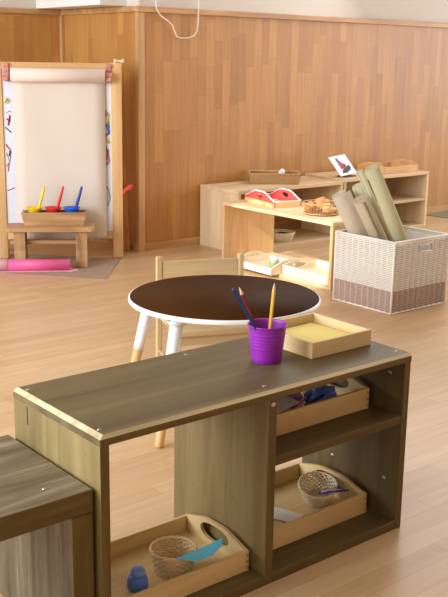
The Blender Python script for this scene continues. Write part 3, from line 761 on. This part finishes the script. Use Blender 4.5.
# photo card on a small stand
ph = thing('photo_card', 'white photo card showing red and blue bird, propped on the wall shelf', 'photo', (0, 0, 0))
c = [Vector((4.842, 4.75, .551)), Vector((5.058, 4.75, .560)), None, None]
BL, BR = Vector((4.870, 4.647, .4275)), Vector((5.078, 4.690, .4365))
TL, TR2 = Vector((4.842 + .0, 4.750, .551)), Vector((5.055, 4.795, .555))
ph.location = BL
bx = (BR - BL); by = (TL - BL); nn = bx.cross(by).normalized()
def card_pt(a, b, o=0): return tuple(bx * a + by * b + nn * o)
def quad(a0, a1, b0, b1, o0, o1):
    mb = MB(); vs = [card_pt(a, b, o) for o in (o0, o1) for b in (b0, b1) for a in (a0, a1)]
    return mb.add(vs, [(0, 2, 3, 1), (4, 5, 7, 6), (0, 1, 5, 4), (2, 6, 7, 3), (0, 4, 6, 2), (1, 3, 7, 5)])
quad(0, 1, 0, 1, -.0015, 0).build('card', M['paper_white'], ph)
def shape(pts, o, name, mat): MB().add([card_pt(a, b, o) for a, b in pts], [list(range(len(pts)))]).build(name, mat, ph, None, True)
shape([(.20, .12), (.45, .10), (.78, .22), (.86, .36), (.80, .46), (.62, .40), (.45, .34), (.30, .26)], .0006, 'rock_print', M['photo_dark'])
shape([(.28, .30), (.45, .34), (.62, .42), (.66, .50), (.52, .62), (.42, .80), (.32, .78), (.28, .60)], .0010, 'bird_print', M['photo_red'])
shape([(.28, .66), (.36, .66), (.43, .76), (.42, .88), (.34, .90), (.27, .80)], .0014, 'head_print', M['photo_blue'])
pw = thing('photo_stand', 'small black stand holding the white bird photo card', 'stand', (4.975, 4.70, H2 + .0005), .2)
MB().box(-.06, .06, -.05, .04, 0, .006).build('foot', M['black'], pw, .001)
MB().box(-.008, .008, .012, .018, .006, .08).build('prop', M['black'], pw, .001)

tray('tray', 'pale wooden tray with arched handles on top of the right wall shelf', .375, .27, .05, .076, (5.500, 4.775, H2 + .0005), 0, None, 'easel', zc=.050, hw_h=.026)
o = MB().box(-.20, .20, -.35, .35, 0, .004).build('rug', M['rug_green'], None, .001); o.location = (6.42, 4.62, .0005); o.rotation_euler = (0, 0, .1)
tag(o, 'grey green rug on the floor at the right, beyond the wall shelves', 'rug')

# ------------------------------------------------------------------ easel corner
EL, ER = Vector((2.606, 5.295, 0)), Vector((3.182, 4.929, 0)); EA = math.atan2((ER - EL).y, (ER - EL).x)
EQ = Matrix.Translation(EL) @ Matrix.Rotation(EA, 4, 'Z')
def eloc(x, y, z): return tuple(EQ @ Vector((x, y, z)))
MZ = .0045
A = Vector((3.188, 4.872, 0)); e1 = Vector((-.649, .761, 0)); e2 = Vector((-.665, -.747, 0))
pts = [A, A + e1 * 1.10, A + e1 * 1.10 + e2 * .56, A + e2 * .56]
mt = MB().add([tuple(p) for p in pts] + [(p.x, p.y, .004) for p in pts], [(3, 2, 1, 0), (4, 5, 6, 7), (0, 1, 5, 4), (1, 2, 6, 5), (2, 3, 7, 6), (3, 0, 4, 7)]).build('floor_mat', M['mat_floor'])
tag(mt, 'paint-stained grey brown floor mat under the easel', 'mat')
ez = thing('easel', 'tall wooden painting easel with white board standing by the panelled corner', 'easel', (EL.x, EL.y, MZ), EA)
EH = 1.170
MB().box(-.024, .040, -.010, .012, 0, EH).build('front_leg', M['easel_z'], ez, .003)
MB().box(.676, .737, -.010, .012, 0, EH).build('front_leg', M['easel_z'], ez, .003)
MB().box(.0405, .6755, -.008, .010, 1.122, EH - .004).build('top_rail', M['easel_x'], ez, .003)
MB().box(.0405, .6755, -.008, .010, .118, .162).build('bottom_rail', M['easel_x'], ez, .003)
MB().box(.041, .675, .000, .006, .163, 1.121).build('drawing_board', M['board_white'], ez)
for x, xb in ((.03, -.02), (.705, .765)):
    mb = MB(); w = .020
    vs = [(x - w, .014, 1.11), (x + w, .014, 1.11), (x + w, .036, 1.11), (x - w, .036, 1.11), (xb - w, .225, 0), (xb + w, .225, 0), (xb + w, .262, 0), (xb - w, .262, 0)]
    mb.add(vs, [(0, 1, 2, 3), (7, 6, 5, 4), (0, 4, 5, 1), (1, 5, 6, 2), (2, 6, 7, 3), (3, 7, 4, 0)]).build('rear_leg', M['easel_dark'], ez, .002)
MB().box(.01, .73, .150, .168, .30, .335).build('rear_rail', M['easel_x'], ez, .002)
for x in (.005, .722):
    b = MB().tube([(x - .030, -.002, EH + .010), (x - .018, -.002, EH + .010), (x - .012, -.002, EH + .010), (x + .012, -.002, EH + .010), (x + .018, -.002, EH + .010), (x + .030, -.002, EH + .010)], [.011, .011, .006, .006, .011, .011], 14)
    b.build('bolt', M['bolt_cream'], ez)
for x, s in ((.068, -1), (.662, 1)):
    mb = MB().box(x - .014, x + .014, -.020, -.011, 1.055, 1.150).box(x - .014, x + .014, -.075, -.020, 1.062, 1.085)
    mb.tube([(x - .016, -.016, 1.150), (x + .016, -.016, 1.150)], .012, 10).tube([(x - .018, -.052, 1.096), (x + .018, -.052, 1.096)], .017, 12)
    mb.build('roll_holder', M['clamp_pink'], ez, .002)
def stroke(pts, r, mat):
    MB().tube([(x + .008, -.0008, z) for x, z in pts], r * .72, 6).xf(Matrix.Scale(1, 4)).build('paint_stroke', M[mat], ez)
for pts, r, mt_ in [([(.615, .86), (.635, .89), (.650, .87), (.640, .83), (.622, .80)], .010, 'p_yellow'), ([(.620, .82), (.645, .80), (.650, .76), (.628, .74)], .010, 'p_blue'),
                   ([(.630, .88), (.648, .84), (.652, .79)], .006, 'p_teal'), ([(.618, .77), (.640, .73), (.652, .70)], .009, 'p_yellow'), ([(.625, .70), (.63, .78), (.648, .85)], .005, 'p_green'), ([(.630, .60), (.642, .66), (.648, .59), (.634, .57)], .010, 'p_pink'),
                   ([(.622, .45), (.645, .42), (.652, .37), (.640, .33), (.622, .32)], .0045, 'p_teal'), ([(.633, .68), (.640, .64)], .005, 'p_green'),
                   ([(.045, .93), (.055, .96), (.062, .93), (.075, .95)], .008, 'p_yellow'), ([(.048, .94), (.068, .955)], .004, 'p_green'),
                   ([(.052, .84), (.068, .82), (.072, .86), (.060, .80)], .007, 'p_red'), ([(.043, .79), (.058, .775), (.075, .76)], .005, 'p_navy'), ([(.050, .87), (.066, .885), (.08, .88)], .003, 'p_green'),
                   ([(.042, .69), (.055, .67), (.066, .66), (.058, .62)], .006, 'p_red'), ([(.045, .64), (.06, .58), (.07, .65)], .004, 'p_purple'), ([(.042, .56), (.055, .58), (.050, .53)], .005, 'p_pink'), ([(.042, .415), (.058, .42), (.085, .432)], .004, 'p_red')]:
    stroke(pts, r, mt_)
rr = thing('paper_roll', 'long roll of drawing paper on the easel with its blank sheet hanging down', 'paper', eloc(0, 0, MZ), EA)
b = MB().tube([(.098, -.052, 1.094), (.640, -.052, 1.094)], .039, 36); b.build('roll', M['paper_roll'], rr)
mb = MB(); P = []
for k in range(40):
    t = k / 39; z = 1.094 - t * (1.094 - .125)
    y = -.0165 - .004 * math.sin(PI * t) - .012 * max(0, t - .85) / .15
    P.append((y, z))
vs = []; fs = []
for y, z in P: 
    for j in range(9):
        x = .104 + (.638 - .104) * j / 8; xx = x - .012 * (1 - j / 8) * 0
        vs.append((xx, y + .004 * math.sin(j * 1.3 + z * 4), z))
for k in range(39):
    for j in range(8): fs.append((k * 9 + j, k * 9 + j + 1, k * 9 + j + 10, k * 9 + j + 9))
mb.add(vs, fs, 0, True); o = mb.build('sheet', M['paper'], rr, None, False)
o.modifiers.new('thick', 'SOLIDIFY').thickness = .0008
rb = MB().tube([eloc(.716, .03, .385), eloc(.732, .06, .392), eloc(.775, .14, .418), eloc(.797, .165, .422), eloc(.800, .180, .425)], 0, 8, sq=(.004, .019)).build('ribbon', M['red_band'])
tag(rb, 'red ribbon tied around the back leg of the easel', 'ribbon')

# paint stool in front of the easel
SA = EA
sx, sy = .312, -.205
ps = thing('paint_stool', 'small worn wooden stool in front of the easel carrying the paint holder', 'stool', eloc(sx, sy, MZ), SA)
MB().plate([(-.235, -.10), (.235, -.10), (.255, -.08), (.255, .08), (.235, .10), (-.235, .10), (-.255, .08), (-.255, -.08)], [], lambda a, b, c: (a, b, .212 + c), .024).build('seat', M['old_x'], ps, .003)
for s in (-1, 1):
    x = s * .178
    MB().plate([(-.085, 0), (-.035, 0), (-.025, .04), (.025, .04), (.035, 0), (.085, 0), (.065, .10), (.080, .2115), (-.080, .2115), (-.065, .10)], [], lambda a, b, c: (x - .033 + c, a, b), .066).build('leg_panel', M['old_z'], ps, .003)
MB().box(-.235, .235, -.022, .022, .128, .150).build('stretcher', M['old_x'], ps, .003)
hb = thing('paint_holder', 'wooden trough on the small stool holding three paint pots', 'holder', eloc(.332, -.165, MZ + .2365), SA)
for y in (-.058, .048): MB().plate([(-.170, 0), (.170, 0), (.190, .078), (-.190, .078)], [], lambda a, b, c: (a, y + c, b), .010).build('side_wall', M['old_x'], hb, .0015)
for s in (-1, 1):
    mb = MB(); vs = [(s * .168, -.0475, 0), (s * .168, .0475, 0), (s * .186, .0475, .072), (s * .186, -.0475, .072)]; vs += [(p[0] - s * .011, p[1], p[2]) for p in vs]
    mb.add(vs, [(0, 1, 2, 3), (4, 7, 6, 5), (0, 4, 5, 1), (1, 5, 6, 2), (2, 6, 7, 3), (3, 7, 4, 0)]).build('end_wall', M['old_y'], hb)
MB().box(-.156, .156, -.0475, .0475, .001, .009).build('base', M['old_x'], hb)
for i, (x, n) in enumerate([(.218, 'yellow'), (.326, 'red'), (.434, 'blue')]):
    t = thing('paint_pot', '%s-lidded paint pot standing in the wooden paint holder' % n, 'paint pot', eloc(x, -.165, MZ + .2465), SA, 'paint pots in the holder')
    MB().lathe([(.001, 0), (.026, 0), (.030, .01), (.033, .066)], 24).build('cup', M['pot_clear'], t)
    MB().lathe([(.034, .062), (.037, .064), (.037, .076), (.050, .088), (.051, .092), (.046, .092), (.024, .076), (.016, .070), (.014, .066)], 32).build('funnel_lid', M['lid_' + n], t)
    if n == 'red': 
        for a, ln in ((-1.9, .05), (-1.3, .034)): MB().tube([(.036 * math.cos(a), .036 * math.sin(a), .066), (.0335 * math.cos(a), .0335 * math.sin(a), .066 - ln)], .004, 8).build('paint_drip', M['p_red' if ln > .04 else 'p_purple'], t)
    b = thing('paint_brush', 'thick %s paint brush standing in the %s-lidded pot' % (n, n), 'brush', eloc(x, -.165, MZ + .2465), SA, 'paint brushes in the pots')
    d = Vector((.062, -.004, .215))
    MB().tube([tuple(d * s) for s in (.12, .35, .6, .95, 1.0)], [.006, .008, .0095, .0075, .005], 12).build('handle', M['brush_' + n], b)
    MB().tube([tuple(d * s) for s in (.02, .12)], [.004, .007], 10).build('bristles', M['bristle'], b)

# pink roll on the mat
pr = thing('pink_roll', 'rolled bright pink vinyl sheet lying on the floor mat', 'roll', eloc(0, 0, MZ), EA)
R = .034; mb = MB()
n = 90; vs = []; fs = []
for k in range(n + 1):
    t = k / n; a = PI * 1.5 - 2 * PI * 2.6 * (1 - t); r_ = .012 + (R - .012) * t
    vs += [(.070, -.36 + r_ * math.cos(a), R + r_ * math.sin(a) + .002), (.425, -.36 + r_ * math.cos(a), R + r_ * math.sin(a) + .002)]
for k in range(1, 8): vs += [(.070, -.36 + .012 * k, .002 + .0004 * (k % 2)), (.425 + .003 * k, -.36 + .012 * k, .002 + .0004 * (k % 2))]
for k in range(len(vs) // 2 - 1): fs.append((2 * k, 2 * k + 2, 2 * k + 3, 2 * k + 1))
o = mb.add(vs, fs, 0, True).build('vinyl_sheet', M['pink'], pr, None, False)
o.modifiers.new('thick', 'SOLIDIFY').thickness = .0024
MB().tube([(-.08, -.36, R + .002), (.071, -.36, R + .002)], .0335, 28).build('backing_end', M['pink_light'], pr)
MB().plate([(.03, -.405), (.43, -.405), (.475, -.37), (.46, -.325), (.03, -.32)], [], lambda a, b, c: (a, b, .0003 + c), .0012).build('backing_sheet', M['pink_light'], pr)

# ------------------------------------------------------------------ light
W = bpy.data.worlds.new('daylight'); SC.world = W; W.use_nodes = True
bg = W.node_tree.nodes['Background']; bg.inputs['Color'].default_value = (.92, .99, 1.08, 1); bg.inputs['Strength'].default_value = .95
def area(name, loc, target, sx, sy, power, col=(1, 1, 1)):
    l = bpy.data.lights.new(name, 'AREA'); l.shape = 'RECTANGLE'; l.size = sx; l.size_y = sy; l.energy = power; l.color = col
    o = bpy.data.objects.new(name, l); COL.objects.link(o); o.location = loc
    o.rotation_euler = (Vector(target) - Vector(loc)).to_track_quat('-Z', 'Y').to_euler()
    return o
area('left_window_light', (-2.4, 3.3, 1.75), (1.6, 2.3, .5), 4.0, 1.9, 275, (.90, .99, 1.10))
area('far_window_light', (9.4, 1.8, 1.6), (3.0, 2.0, .5), 5.5, 2.3, 150, (.92, .99, 1.08))
area('clerestory_light', (4.9, 4.92, 2.25), (2.6, 2.2, .2), 4.0, .9, 62, (.94, .99, 1.05))
sp = bpy.data.lights.new('sun_through_gap', 'SPOT'); sp.energy = 1000; sp.spot_size = math.radians(11); sp.spot_blend = .2; sp.shadow_soft_size = .02; sp.color = (1, 1, .98)
so = bpy.data.objects.new('sun_through_gap', sp); COL.objects.link(so); so.location = (-.2, 3.3, 2.7)
so.rotation_euler = (Vector((3.68, 3.95, .25)) - Vector(so.location)).to_track_quat('-Z', 'Y').to_euler()

# ------------------------------------------------------------------ camera
cd = bpy.data.cameras.new('camera'); co = bpy.data.objects.new('camera', cd); COL.objects.link(co)
rt = Vector((0.77376142, -0.63328840, 0.01546157)); up = Vector((0.14107132, 0.19605496, 0.97039236)); fw = Vector((0.61756955, 0.74867099, -0.24103859))
co.matrix_world = Matrix(((rt.x, up.x, -fw.x, 0), (rt.y, up.y, -fw.y, 0), (rt.z, up.z, -fw.z, 1.2), (0, 0, 0, 1)))
cd.sensor_fit = 'HORIZONTAL'; cd.sensor_width = 36; cd.lens = 77.158; cd.clip_start = .05; cd.clip_end = 100
SC.camera = co
SC.view_settings.view_transform = 'Standard'; SC.view_settings.look = 'None'
SC.view_settings.gamma = 1; SC.view_settings.use_curve_mapping = False
SC.view_settings.exposure = 0.12
